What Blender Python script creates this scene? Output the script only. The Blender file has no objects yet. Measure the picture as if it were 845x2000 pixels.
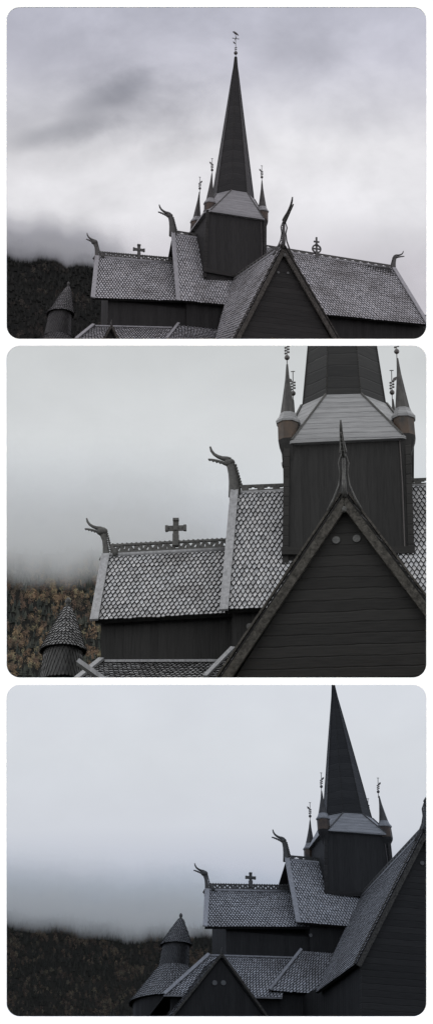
# Three views of one dark timber stave church, seen through a white mount with three rounded openings.
import bpy, bmesh, math, random
from mathutils import Vector, Matrix, noise as mnoise

random.seed(7)
D = bpy.data
SC = bpy.context.scene
COL = SC.collection

# measured dimensions (metres) of the church in each view: ridge ends, eaves, tower corners ...
PITCH = 0.39371
SURVEY = [
    # topmost view
    dict(loc=(.594, 148.688, 76.236), yaw=.2636, wt=1.7, pts=dict(
        N_L=(-3.08, -.04, 1.48), NE_L=(-3.47, -2.756, -3.864), N_R=(9.507, .085, 1.076), NE_R=(10.323, -2.913, -3.621),
        TFL=(-1.598, -1.789, 2.254), TFR=(1.676, -1.571, 2.292), TFLb=(-1.757, -1.871, -1.571), TFRb=(1.618, -1.626, -1.658),
        C_L=(-7.256, -.02, -.5), CE_L=(-8.023, -2.63, -4.275), C_R=(-3.255, .022, -.313), CE_R=(-3.616, -2.682, -3.878),
        G=(.715, -8.279, -2.864), TB=(-.173, -1.672, -1.692), GE_L=(-2.587, -8.344, -9.71), GV_L=(-2.587, -6.589, -8.563),
        S=(.518, .074, 13.212), S0=(-.76, 0, 4.15), S1=(1.376, 0, 4.007),
        A=(-8.308, 2.145, -1.021), AB=(-8.699, 2.252, -2.961), apL=(-9.373, 2.252, -3.047), apR=(-8.05, 2.252, -2.97),
        drL=(-9.565, 2.252, -4.537), drR=(-8.137, 2.252, -4.357), skL=(-9.734, 2.252, -4.527),
        AT_L=(-7.903, -2.33, -5.784), AT_R=(-3.685, -2.33, -5.368), AE_L=(-9.142, -3.83, -7.409),
        BT=(-3.357, -2.456, -5.176), BE=(-4.291, -3.656, -6.689), PA=(-7.632, -5.33, -7.134), PL=(-7.997, -5.33, -7.935),
        V1=(.484, -8.279, -4.311), V2=(1.004, -8.279, -4.272), barL=(-1.844, -8.279, -8.45), barR=(3.534, -8.279, -7.773),
        cross=(-4.939, 0, -.179), crosstop=(-4.947, 0, .625), ring=(5.063, 0, 1.259), ringtop=(4.991, 0, 2.48)),
        cap=dict(FL=(-1.346, -1.379, 3.128), FR=(1.622, -1.271, 3.097), BL=(-1.406, 1.224, 3.332), BR=(1.32, 1.447, 3.185)),
        ball=dict(FL=(-1.228, -1.362, 5.009), FR=(1.612, -1.244, 5.036), BL=(-1.236, 1.219, 5.231), BR=(1.407, 1.462, 5.092))),
    # middle view
    dict(loc=(3.671, 79.978, 32.436), yaw=-.0997, wt=1.7, pts=dict(
        N_L=(-3.17, .001, 1.47), NE_L=(-3.185, -2.901, -3.147), N_R=(9.488, 0, 1.469), NE_R=(10.284, -2.898, -3.148),
        TFL=(-1.539, -1.764, 2.256), TFR=(1.825, -1.621, 2.342), TFLb=(-1.606, -1.84, -1.215), TFRb=(1.837, -1.635, -1.256),
        C_L=(-6.822, -.001, -.34), CE_L=(-6.835, -1.955, -2.966), C_R=(-3.392, -.001, -.29), CE_R=(-3.333, -1.956, -2.904),
        G=(.378, -8.039, -2.074), TB=(.386, -1.7, -1.239), GE_L=(-3.061, -8.042, -7.346), GV_L=(-3.061, -6.589, -6.522),
        S=(-.143, .101, 12.236), S0=(-1.192, 0, 3.915), S1=(1.152, 0, 3.905),
        A=(-8.162, 1.844, -.793), AB=(-8.292, 1.83, -2.423), apL=(-8.855, 1.83, -2.371), apR=(-7.7, 1.83, -2.538),
        drL=(-8.896, 1.83, -3.208), drR=(-7.717, 1.83, -3.249),
        AT_L=(-6.676, -1.655, -4.113), AT_R=(-3.196, -1.655, -4.223), AE_L=(-7.121, -3.155, -5.14),
        BT=(-2.98, -2.601, -4.262), BE=(-3.615, -3.801, -5.433), PA=(-6.88, -4.655, -5.119), PR=(-6.222, -4.655, -5.627),
        V1=(.139, -8.039, -3.23), V2=(.658, -8.039, -3.209), V3=(-2.535, -2.601, -3.53), barL=(-2.764, -8.039, -6.897), barR=(2.378, -8.039, -5.101),
        cross=(-4.844, 0, .017), crosstop=(-4.847, 0, .643)),
        cap=dict(FL=(-1.517, -1.576, 3.123), FR=(1.694, -1.422, 3.189), BL=(-1.602, 1.436, 3.155), BR=(1.415, 1.599, 3.155)),
        ball=dict(FL=(-1.534, -1.512, 4.965), FR=(1.563, -1.386, 5.07), BL=(-1.583, 1.42, 5.198), BR=(1.295, 1.58, 5.171))),
    # lowest view
    dict(loc=(6.49, 146.702, 40.347), yaw=.2985, wt=1.7, pts=dict(
        N_L=(-3.198, .012, 1.681), NE_L=(-3.751, -3.25, -2.341), N_R=(9.488, 0, 1.726), NE_R=(10.284, -3.26, -2.332),
        TFL=(-1.697, -1.545, 2.958), TFR=(1.426, -1.886, 2.9), TFLb=(-1.722, -1.551, -.398), TFRb=(1.654, -2, -.389),
        C_L=(-7.274, -.009, -.236), CE_L=(-8.289, -3.021, -2.862), C_R=(-3.345, .014, .013), CE_R=(-3.815, -3.051, -2.521),
        G=(-.548, -12.014, .009), TB=(.024, -1.673, -.468), GE_L=(-3.898, -11.967, -6.407), GE_R=(2.924, -11.981, -6.328), GV_L=(-4.038, -6.644, -6.546),
        S=(-.545, .262, 11.213), S0=(-1.15, 0, 4.028), S1=(1.138, 0, 4.02),
        A=(-8.042, 1.843, -.914), AB=(-8.274, 1.912, -2.526), apL=(-8.948, 1.912, -2.527), apR=(-7.573, 1.912, -2.524),
        drL=(-9.095, 1.912, -3.73), drR=(-7.673, 1.912, -3.625), skL=(-10.492, 1.912, -5.44),
        AT_L=(-8.02, -2.721, -4.175), AT_R=(-3.7, -2.721, -3.98), AE_L=(-10.626, -4.221, -6.572), AE_R=(-4.9, -4.221, -6.29),
        BT=(-3.511, -2.95, -3.644), BE=(-5.504, -4.15, -5.973), BE_R=(-3.18, -4.15, -5.977),
        PA=(-8.317, -5.721, -4.859), PL=(-10.64, -5.721, -7.894), PR=(-7.256, -5.721, -6.201),
        PV1=(-8.614, -5.721, -6.179), PV2=(-8.195, -5.721, -6.149), V3=(-3.013, -2.95, -2.833), V1=(-.64, -12.014, -1.497),
        cross=(-5.055, 0, .204), crosstop=(-5.052, 0, .848)),
        cap=dict(FL=(-1.776, -1.421, 3.716), FR=(1.282, -1.731, 3.506), BL=(-1.33, 1.873, 3.146), BR=(1.699, 1.344, 3.459)),
        ball=dict(FL=(-1.817, -1.368, 5.17), FR=(1.044, -1.67, 5.08), BL=(-1.306, 1.887, 4.643), BR=(1.613, 1.386, 4.969))),
]
EXPO = 1.5
FOC = 6000.0 / 845.0            # focal length in picture widths
CAM_H = 1.7
CP, SP = math.cos(PITCH), math.sin(PITCH)


def vpoint(x, y, z):
    """axes of the hillside view: x right, y down, z along the line of sight -> world"""
    return Vector((x, SP * y + CP * z, -CP * y + SP * z + CAM_H))


def row(py):
    return (py - 1000.0) / 6000.0


def srgb(r, g, b):
    f = lambda c: (c / 12.92 if c <= .04045 else ((c + .055) / 1.055) ** 2.4)
    return (f(r / 255), f(g / 255), f(b / 255))


# ------------------------------------------------------------------ materials
def new_mat(name):
    m = D.materials.new(name)
    m.use_nodes = True
    nt = m.node_tree
    bs = nt.nodes['Principled BSDF']
    return m, nt, bs


def wood(name, c1, c2, rough=.7, scale=6., stretch=(1, 1, 1), bump=.3, spec=.3, attr=None, stains=None, bump_dist=.02):
    m, nt, bs = new_mat(name)
    N, L = nt.nodes, nt.links
    tc = N.new('ShaderNodeTexCoord')
    mp = N.new('ShaderNodeMapping')
    mp.inputs['Scale'].default_value = stretch
    L.new(tc.outputs['Object'], mp.inputs['Vector'])
    nz = N.new('ShaderNodeTexNoise')
    nz.inputs['Scale'].default_value = scale
    nz.inputs['Detail'].default_value = 6
    nz.inputs['Roughness'].default_value = .65
    L.new(mp.outputs['Vector'], nz.inputs['Vector'])
    rp = N.new('ShaderNodeValToRGB')
    rp.color_ramp.elements[0].position = .32
    rp.color_ramp.elements[1].position = .7
    rp.color_ramp.elements[0].color = (*c1, 1)
    rp.color_ramp.elements[1].color = (*c2, 1)
    L.new(nz.outputs['Fac'], rp.inputs['Fac'])
    col = rp.outputs['Color']
    if attr:
        at = N.new('ShaderNodeAttribute')
        at.attribute_name = attr
        mx = N.new('ShaderNodeMix')
        mx.data_type = 'RGBA'
        mx.blend_type = 'MULTIPLY'
        mx.inputs[0].default_value = 1
        L.new(col, mx.inputs[6])
        L.new(at.outputs['Color'], mx.inputs[7])
        col = mx.outputs[2]
    if stains:
        sc_, sx, colr, lo, hi = stains
        mp2 = N.new('ShaderNodeMapping')
        mp2.inputs['Scale'].default_value = sx
        L.new(tc.outputs['Object'], mp2.inputs['Vector'])
        n2 = N.new('ShaderNodeTexNoise')
        n2.inputs['Scale'].default_value = sc_
        n2.inputs['Detail'].default_value = 5
        L.new(mp2.outputs['Vector'], n2.inputs['Vector'])
        r2 = N.new('ShaderNodeMapRange')
        r2.inputs['From Min'].default_value = lo
        r2.inputs['From Max'].default_value = hi
        L.new(n2.outputs['Fac'], r2.inputs['Value'])
        mx2 = N.new('ShaderNodeMix')
        mx2.data_type = 'RGBA'
        L.new(r2.outputs['Result'], mx2.inputs[0])
        L.new(col, mx2.inputs[6])
        mx2.inputs[7].default_value = (*colr, 1)
        col = mx2.outputs[2]
    L.new(col, bs.inputs['Base Color'])
    bs.inputs['Roughness'].default_value = rough
    bs.inputs['Specular IOR Level'].default_value = spec
    bp = N.new('ShaderNodeBump')
    bp.inputs['Strength'].default_value = bump
    bp.inputs['Distance'].default_value = bump_dist
    L.new(nz.outputs['Fac'], bp.inputs['Height'])
    L.new(bp.outputs['Normal'], bs.inputs['Normal'])
    return m


def plank(name, c1, c2, axis='X', width=.22, rough=.75, spec=.15, bump=.5, var=.3):
    """tarred boards: each board a little different, a groove between boards"""
    m, nt, bs = new_mat(name)
    N, L = nt.nodes, nt.links
    tc = N.new('ShaderNodeTexCoord')
    sp = N.new('ShaderNodeSeparateXYZ')
    L.new(tc.outputs['Object'], sp.inputs[0])
    src = sp.outputs[axis]
    if axis != 'Z':
        ad = N.new('ShaderNodeMath')
        ad.operation = 'ADD'
        L.new(sp.outputs['X'], ad.inputs[0])
        L.new(sp.outputs['Y'], ad.inputs[1])
        src = ad.outputs[0]
    wz = N.new('ShaderNodeTexNoise')
    wz.inputs['Scale'].default_value = 1.1
    wz.inputs['Detail'].default_value = 3
    L.new(tc.outputs['Object'], wz.inputs['Vector'])
    wa = N.new('ShaderNodeMath')
    wa.operation = 'MULTIPLY_ADD'
    L.new(wz.outputs['Fac'], wa.inputs[0])
    wa.inputs[1].default_value = width * .4
    L.new(src, wa.inputs[2])
    src = wa.outputs[0]
    dv = N.new('ShaderNodeMath')
    dv.operation = 'DIVIDE'
    L.new(src, dv.inputs[0])
    dv.inputs[1].default_value = width
    fl = N.new('ShaderNodeMath')
    fl.operation = 'FLOOR'
    L.new(dv.outputs[0], fl.inputs[0])
    fr = N.new('ShaderNodeMath')
    fr.operation = 'FRACT'
    L.new(dv.outputs[0], fr.inputs[0])
    wn = N.new('ShaderNodeTexWhiteNoise')
    wn.noise_dimensions = '1D'
    L.new(fl.outputs[0], wn.inputs['W'])
    nz = N.new('ShaderNodeTexNoise')
    nz.inputs['Scale'].default_value = 3
    nz.inputs['Detail'].default_value = 7
    mp = N.new('ShaderNodeMapping')
    mp.inputs['Scale'].default_value = (.6, .6, 8) if axis == 'Z' else (7, 7, .5)
    L.new(tc.outputs['Object'], mp.inputs['Vector'])
    L.new(mp.outputs['Vector'], nz.inputs['Vector'])
    av = N.new('ShaderNodeMath')
    av.operation = 'MULTIPLY_ADD'
    L.new(wn.outputs['Value'], av.inputs[0])
    av.inputs[1].default_value = var
    L.new(nz.outputs['Fac'], av.inputs[2])
    rp = N.new('ShaderNodeValToRGB')
    rp.color_ramp.elements[0].position = .35
    rp.color_ramp.elements[1].position = 1.0
    rp.color_ramp.elements[0].color = (*c1, 1)
    rp.color_ramp.elements[1].color = (*c2, 1)
    L.new(av.outputs[0], rp.inputs['Fac'])
    L.new(rp.outputs['Color'], bs.inputs['Base Color'])
    # groove
    pk = N.new('ShaderNodeMath')
    pk.operation = 'PINGPONG'
    L.new(fr.outputs[0], pk.inputs[0])
    pk.inputs[1].default_value = .5
    mr = N.new('ShaderNodeMapRange')
    mr.inputs['From Max'].default_value = .09
    L.new(pk.outputs[0], mr.inputs['Value'])
    ad2 = N.new('ShaderNodeMath')
    ad2.operation = 'MULTIPLY_ADD'
    L.new(nz.outputs['Fac'], ad2.inputs[0])
    ad2.inputs[1].default_value = .5
    L.new(mr.outputs['Result'], ad2.inputs[2])
    bp = N.new('ShaderNodeBump')
    bp.inputs['Strength'].default_value = bump
    bp.inputs['Distance'].default_value = .03
    L.new(ad2.outputs[0], bp.inputs['Height'])
    L.new(bp.outputs['Normal'], bs.inputs['Normal'])
    bs.inputs['Roughness'].default_value = rough
    bs.inputs['Specular IOR Level'].default_value = spec
    return m


MT = {}
MT['shingle'] = wood('weathered_shingle', (.20, .20, .204), (.335, .335, .34), rough=.5, scale=5, bump=.25, spec=.45, attr='tint',
                     stains=(.5, (1, 1, 1), (.085, .08, .076), .50, .78))
MT['shingle_edge'] = wood('shingle_edge_shade', (.010, .010, .010), (.022, .021, .02), rough=.9, scale=9, spec=.1)  # near-black edge colour stands in for the shadow lines between shingles
MT['underlay'] = wood('roof_underlay', (.008, .008, .008), (.016, .016, .015), rough=.95, scale=4, spec=.05)
MT['tar_wall'] = plank('tarred_wall_boards', (.010, .0097, .0093), (.0205, .020, .0192), 'X', .24, bump=.3)
MT['tar_gable'] = plank('tarred_gable_boards', (.0115, .011, .0102), (.022, .021, .0195), 'Z', .30, bump=.6)
MT['tar_spire'] = plank('tarred_spire_boards', (.007, .007, .007), (.017, .0166, .0158), 'Z', .38, rough=.6, bump=.4)
MT['grey_board'] = wood('grey_weathered_board', (.12, .12, .122), (.235, .235, .24), rough=.6, scale=4, stretch=(3, 3, .6), spec=.3)
MT['skirt_board'] = plank('grey_roof_boards', (.10, .10, .101), (.20, .20, .20), 'Z', .19, rough=.5, spec=.4, bump=.7, var=.12)
MT['bark_board'] = wood('lichen_barge_board', (.017, .016, .014), (.070, .065, .057), rough=.9, scale=11, bump=.8, spec=.1, bump_dist=.04)
MT['carved'] = wood('carved_dark_wood', (.011, .0108, .010), (.058, .056, .050), rough=.6, scale=16, bump=.6, spec=.4)
MT['rust'] = wood('rust_brown_shingle', (.009, .0085, .008), (.060, .037, .022), rough=.6, scale=3.2, stretch=(1, 1, .6), bump=.5)
MT['turret_wood'] = wood('weathered_turret_boards', (.010, .0095, .009), (.042, .039, .035), rough=.6, scale=7, stretch=(1, 1, .5), bump=.6)
MT['apse_shingle'] = wood('dark_apse_shingle', (.09, .09, .09), (.21, .208, .205), rough=.55, scale=7, bump=.3, spec=.4, attr='tint')
MT['iron'] = wood('dark_iron', (.012, .011, .011), (.04, .03, .026), rough=.45, scale=30, spec=.5)
MT['vent'] = wood('pale_vent_disc', (.05, .05, .048), (.10, .10, .096), rough=.8, scale=20)
MT['ground'] = wood('dark_turf', (.012, .014, .008), (.05, .05, .03), rough=1, scale=.8, spec=.05)
MT['hill'] = wood('hill_floor', (.007, .0073, .007), (.016, .0155, .0135), rough=1, scale=.05, spec=.02)
m, nt, bs = new_mat('white_card')
bs.inputs['Base Color'].default_value = (.92, .92, .92, 1)
bs.inputs['Roughness'].default_value = .9
bs.inputs['Specular IOR Level'].default_value = .1
_n = nt.nodes.new('ShaderNodeTexNoise')
_n.inputs['Scale'].default_value = 60
_b = nt.nodes.new('ShaderNodeBump')
_b.inputs['Strength'].default_value = .01
nt.links.new(_n.outputs['Fac'], _b.inputs['Height'])
nt.links.new(_b.outputs['Normal'], bs.inputs['Normal'])
MT['card'] = m


def forest_mat(name):
    m, nt, bs = new_mat(name)
    at = nt.nodes.new('ShaderNodeAttribute')
    at.attribute_name = 'tint'
    nt.links.new(at.outputs['Color'], bs.inputs['Base Color'])
    bs.inputs['Roughness'].default_value = .9
    bs.inputs['Specular IOR Level'].default_value = .1
    return m


MT['forest'] = forest_mat('autumn_foliage')


# ------------------------------------------------------------------ object helpers
CUTS = []          # planes (point, normal) in the current church's own axes: turf below, cloud ceiling above
H0 = 9.0           # the church's foot below its survey datum


def link(name, verts, faces, mat, parent=None, mats=None, mi=None, tint=None, top=True, cut=True, smooth=False):
    me = D.meshes.new(name)
    me.from_pydata([tuple(v) for v in verts], [], faces)
    ml = mats or [mat]
    for q in ml:
        me.materials.append(MT[q])
    if mi:
        me.polygons.foreach_set('material_index', mi)
    if tint:
        a = me.color_attributes.new('tint', 'FLOAT_COLOR', 'POINT')
        a.data.foreach_set('color', [c for t in tint for c in (*t, 1.)])
    me.update()
    bm = bmesh.new()
    bm.from_mesh(me)
    if cut and CUTS:
        for co, no in CUTS:
            bmesh.ops.bisect_plane(bm, geom=bm.verts[:] + bm.edges[:] + bm.faces[:], dist=1e-5, plane_co=co, plane_no=no, clear_outer=True)
    if not tint:
        bmesh.ops.recalc_face_normals(bm, faces=bm.faces[:])
    bm.to_mesh(me)
    bm.free()
    if smooth:
        me.polygons.foreach_set('use_smooth', [True] * len(me.polygons))
    if parent is not None and not me.vertices:
        D.meshes.remove(me)
        return None
    ob = D.objects.new(name, me)
    COL.objects.link(ob)
    if parent is not None:
        ob.parent = parent
        if parent.type == 'EMPTY':
            ob.location = (0, 0, H0)
    return ob


class MB:
    """collects closed solids for one mesh"""
    def __init__(s):
        s.v, s.f = [], []

    def add(s, vs, fs):
        n = len(s.v)
        s.v += [Vector(q) for q in vs]
        s.f += [tuple(i + n for i in f) for f in fs]
        return s

    def hexa(s, p):      # 8 points: bottom ring 0-3, top ring 4-7
        return s.add(p, [(3, 2, 1, 0), (4, 5, 6, 7), (0, 1, 5, 4), (1, 2, 6, 5), (2, 3, 7, 6), (3, 0, 4, 7)])

    def box(s, c, d, R=None):
        R = R or Matrix.Identity(3)
        c = Vector(c)
        p = [c + R @ Vector((sx * d[0] / 2, sy * d[1] / 2, sz * d[2] / 2)) for sz in (-1, 1) for sx, sy in ((-1, -1), (1, -1), (1, 1), (-1, 1))]
        return s.hexa(p)

    def slab(s, poly, n):   # polygon thickened by vector n
        k = len(poly)
        n = Vector(n)
        a = [Vector(q) for q in poly]
        b = [q + n for q in a]
        fs = [tuple(range(k))[::-1], tuple(range(k, 2 * k))] + [(i, (i + 1) % k, (i + 1) % k + k, i + k) for i in range(k)]
        return s.add(a + b, fs)

    def bar(s, a, b, w, h, up=(0, 0, 1)):
        a, b = Vector(a), Vector(b)
        t = (b - a).normalized()
        sd = t.cross(Vector(up))
        if sd.length < 1e-4:
            sd = t.cross(Vector((1, 0, 0)))
        sd.normalize()
        u = sd.cross(t)
        p = []
        for q in (a, b):
            p += [q - sd * w / 2 - u * h / 2, q + sd * w / 2 - u * h / 2, q + sd * w / 2 + u * h / 2, q - sd * w / 2 + u * h / 2]
        return s.hexa(p)

    def tube(s, pts, rad, k=8, flat=1.0, side=None):
        pts = [Vector(p) for p in pts]
        if not isinstance(rad, (list, tuple)):
            rad = [rad] * len(pts)
        vs = []
        for i, p in enumerate(pts):
            t = (pts[min(i + 1, len(pts) - 1)] - pts[max(i - 1, 0)]).normalized()
            sd = Vector(side) if side is not None else t.cross(Vector((0, 0, 1)))
            if side is None and sd.length < 1e-3:
                sd = Vector((1, 0, 0))
            sd = (sd - t * sd.dot(t)).normalized()
            u = sd.cross(t)
            for j in range(k):
                a = 2 * math.pi * j / k
                vs.append(p + sd * math.cos(a) * rad[i] * flat + u * math.sin(a) * rad[i])
        fs = [(i * k + j, i * k + (j + 1) % k, (i + 1) * k + (j + 1) % k, (i + 1) * k + j) for i in range(len(pts) - 1) for j in range(k)]
        fs += [tuple(range(k))[::-1], tuple(range((len(pts) - 1) * k, len(pts) * k))]
        return s.add(vs, fs)

    def rings(s, rings):      # loft of equal rings, capped
        k = len(rings[0])
        vs = [q for r in rings for q in r]
        fs = [(i * k + j, i * k + (j + 1) % k, (i + 1) * k + (j + 1) % k, (i + 1) * k + j) for i in range(len(rings) - 1) for j in range(k)]
        fs += [tuple(range(k))[::-1], tuple(range((len(rings) - 1) * k, len(rings) * k))]
        return s.add(vs, fs)

    def ball(s, c, r, k=10, sq=(1, 1, 1)):
        c = Vector(c)
        rs = []
        for i in range(1, 6):
            a = math.pi * i / 6
            rs.append([c + Vector((r * sq[0] * math.sin(a) * math.cos(2 * math.pi * j / k), r * sq[1] * math.sin(a) * math.sin(2 * math.pi * j / k), -r * sq[2] * math.cos(a))) for j in range(k)])
        return s.rings(rs)

    def build(s, name, mat, parent=None, **kw):
        return link(name, s.v, s.f, mat, parent, **kw)


def V(p):
    return Vector(p)


def lerp(a, b, t):
    return V(a) * (1 - t) + V(b) * t


def ringpts(c, r, n=8, phase=math.pi / 8, rot=0.):
    c = V(c)
    return [c + Vector((r * math.cos(phase + rot + 2 * math.pi * i / n), r * math.sin(phase + rot + 2 * math.pi * i / n), 0)) for i in range(n)]


# ------------------------------------------------------------------ shingled surfaces
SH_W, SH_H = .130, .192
BEV = .0145  # bevel inset, widens the painted shade line along each shingle
SIZE = [1.]


def shingle_mesh(name, parent, pos, nrows, ncols, mat='shingle', wave=1.0, lift=.062, u0=0., u1=1., tmin=.84, wrap=False):
    """rows of overlapping pointed shingles; pos(u, v) -> point, normal; v runs from ridge (0) to eave (1)"""
    vs, fs, mi, tint = [], [], [], []
    dv = 1. / nrows
    for i in range(1, nrows + 2):
        tip = i * dv
        nc = ncols(min(tip, 1.)) if callable(ncols) else ncols
        du = (u1 - u0) / nc
        off = .5 * (i % 2)
        cols = range(nc) if wrap else range(-1, nc + 1)
        rowt = random.uniform(.93, 1.05)
        for j in cols:
            uc = u0 + (j + .5 + off) * du
            if not wrap and (uc - .5 * du > u1 + 1e-6 or uc + .5 * du < u0 - 1e-6):
                continue
            jt = tip + random.uniform(-.07, .07) * dv + (random.uniform(.05, .22) * dv if random.random() < .05 else 0)
            last = i == nrows + 1
            t0 = jt - 2.15 * dv
            sh = [(-.5, t0, .0), (.5, t0, .0), (.5, jt - dv * 1.0, .5), (.0, jt, 1.), (-.5, jt - dv * 1.0, .5)]
            if last:
                sh = [(-.5, t0, .0), (.5, t0, .0), (.5, jt - dv * 1.0, .5), (.2, jt - dv * .82, .6), (-.2, jt - dv * .82, .6), (-.5, jt - dv * 1.0, .5)]
            lf = lift * random.uniform(.85, 1.2)
            skew = random.uniform(-.045, .045)
            top, bot = [], []
            for (x, v, k) in sh:
                u = uc + (x * .97 + skew) * du
                if not wrap:
                    u = min(max(u, u0), u1)
                p, n = pos(u, max(v, 0.))
                top.append(p + n * (lf * k + .014))
                bot.append(p + n * (lf * k - .016))
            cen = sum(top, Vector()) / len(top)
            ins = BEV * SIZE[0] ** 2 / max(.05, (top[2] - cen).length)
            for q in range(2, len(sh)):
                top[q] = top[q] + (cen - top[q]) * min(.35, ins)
            b = len(vs)
            k = len(sh)
            vs += top + bot
            fs.append(tuple(range(b, b + k)))
            mi.append(0)
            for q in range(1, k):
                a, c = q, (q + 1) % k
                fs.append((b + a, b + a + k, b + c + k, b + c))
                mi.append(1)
            g = random.uniform(tmin, 1.12) * rowt
            if random.random() < .05:
                g *= .72
            w = random.uniform(-.015, .015)
            tint += [(g * (1 + w), g, g * (1 - w))] * (2 * k)
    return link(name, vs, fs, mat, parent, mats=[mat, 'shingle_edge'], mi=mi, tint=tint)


def quad_pos(A, B, C, Dq):
    """A ridge-left, B ridge-right, C eave-right, D eave-left"""
    A, B, C, Dq = V(A), V(B), V(C), V(Dq)

    def pos(u, v):
        p = A * (1 - u) * (1 - v) + B * u * (1 - v) + C * u * v + Dq * (1 - u) * v
        tu = (B - A) * (1 - v) + (C - Dq) * v
        tv = (Dq - A) * (1 - u) + (C - B) * u
        n = tu.cross(tv)
        n.normalize()
        return p, -n
    return pos


def roof_slope(name, parent, A, B, C, Dq, flip=False, w=SH_W, h=SH_H, lift=.075):
    pos = quad_pos(A, B, C, Dq)
    if flip:
        p0 = pos
        pos = lambda u, v: (p0(u, v)[0], -p0(u, v)[1])
    n = pos(.5, .5)[1]
    gn = 8
    gv, gf = [], []
    for off in (0., -.10):
        for iv in range(gn + 1):
            for iu in range(gn + 1):
                q, nn = pos(iu / gn, iv / gn)
                gv.append(q + nn * off)
    m1 = gn + 1
    k2 = m1 * m1
    for iv in range(gn):
        for iu in range(gn):
            a = iv * m1 + iu
            gf.append((a, a + 1, a + m1 + 1, a + m1))
            gf.append((k2 + a, k2 + a + m1, k2 + a + m1 + 1, k2 + a + 1))
    for i in range(gn):
        for a, b in ((i, i + 1), (gn * m1 + i, gn * m1 + i + 1), (i * m1, (i + 1) * m1), (i * m1 + gn, (i + 1) * m1 + gn)):
            gf.append((a, b, b + k2, a + k2))
    base = link(name, gv, gf, 'underlay', parent)
    ln = ((V(Dq) - V(A)).length + (V(C) - V(B)).length) / 2
    wd = ((V(B) - V(A)).length + (V(C) - V(Dq)).length) / 2
    if base is not None:
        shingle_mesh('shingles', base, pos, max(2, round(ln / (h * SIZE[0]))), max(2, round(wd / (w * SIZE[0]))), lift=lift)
    return base, pos


def plain_slope(name, parent, A, B, C, Dq):
    n = quad_pos(A, B, C, Dq)(.5, .5)[1]
    return MB().slab([V(A), V(B), V(C), V(Dq)], n * .05).build(name, 'underlay', parent)


def cover_board(name, parent, a, b, n, w, th, mat='grey_board', drop=.03):
    """flat board along a-b, face towards n"""
    a, b, n = V(a), V(b), V(n).normalized()
    t = (b - a).normalized()
    sd = t.cross(n).normalized()
    p = []
    for h in (drop, drop + th):
        p += [a - sd * w / 2 + n * h, a + sd * w / 2 + n * h, b + sd * w / 2 + n * h, b - sd * w / 2 + n * h]
    ob = MB().hexa(p)
    return ob.build(name, mat, parent)


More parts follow.
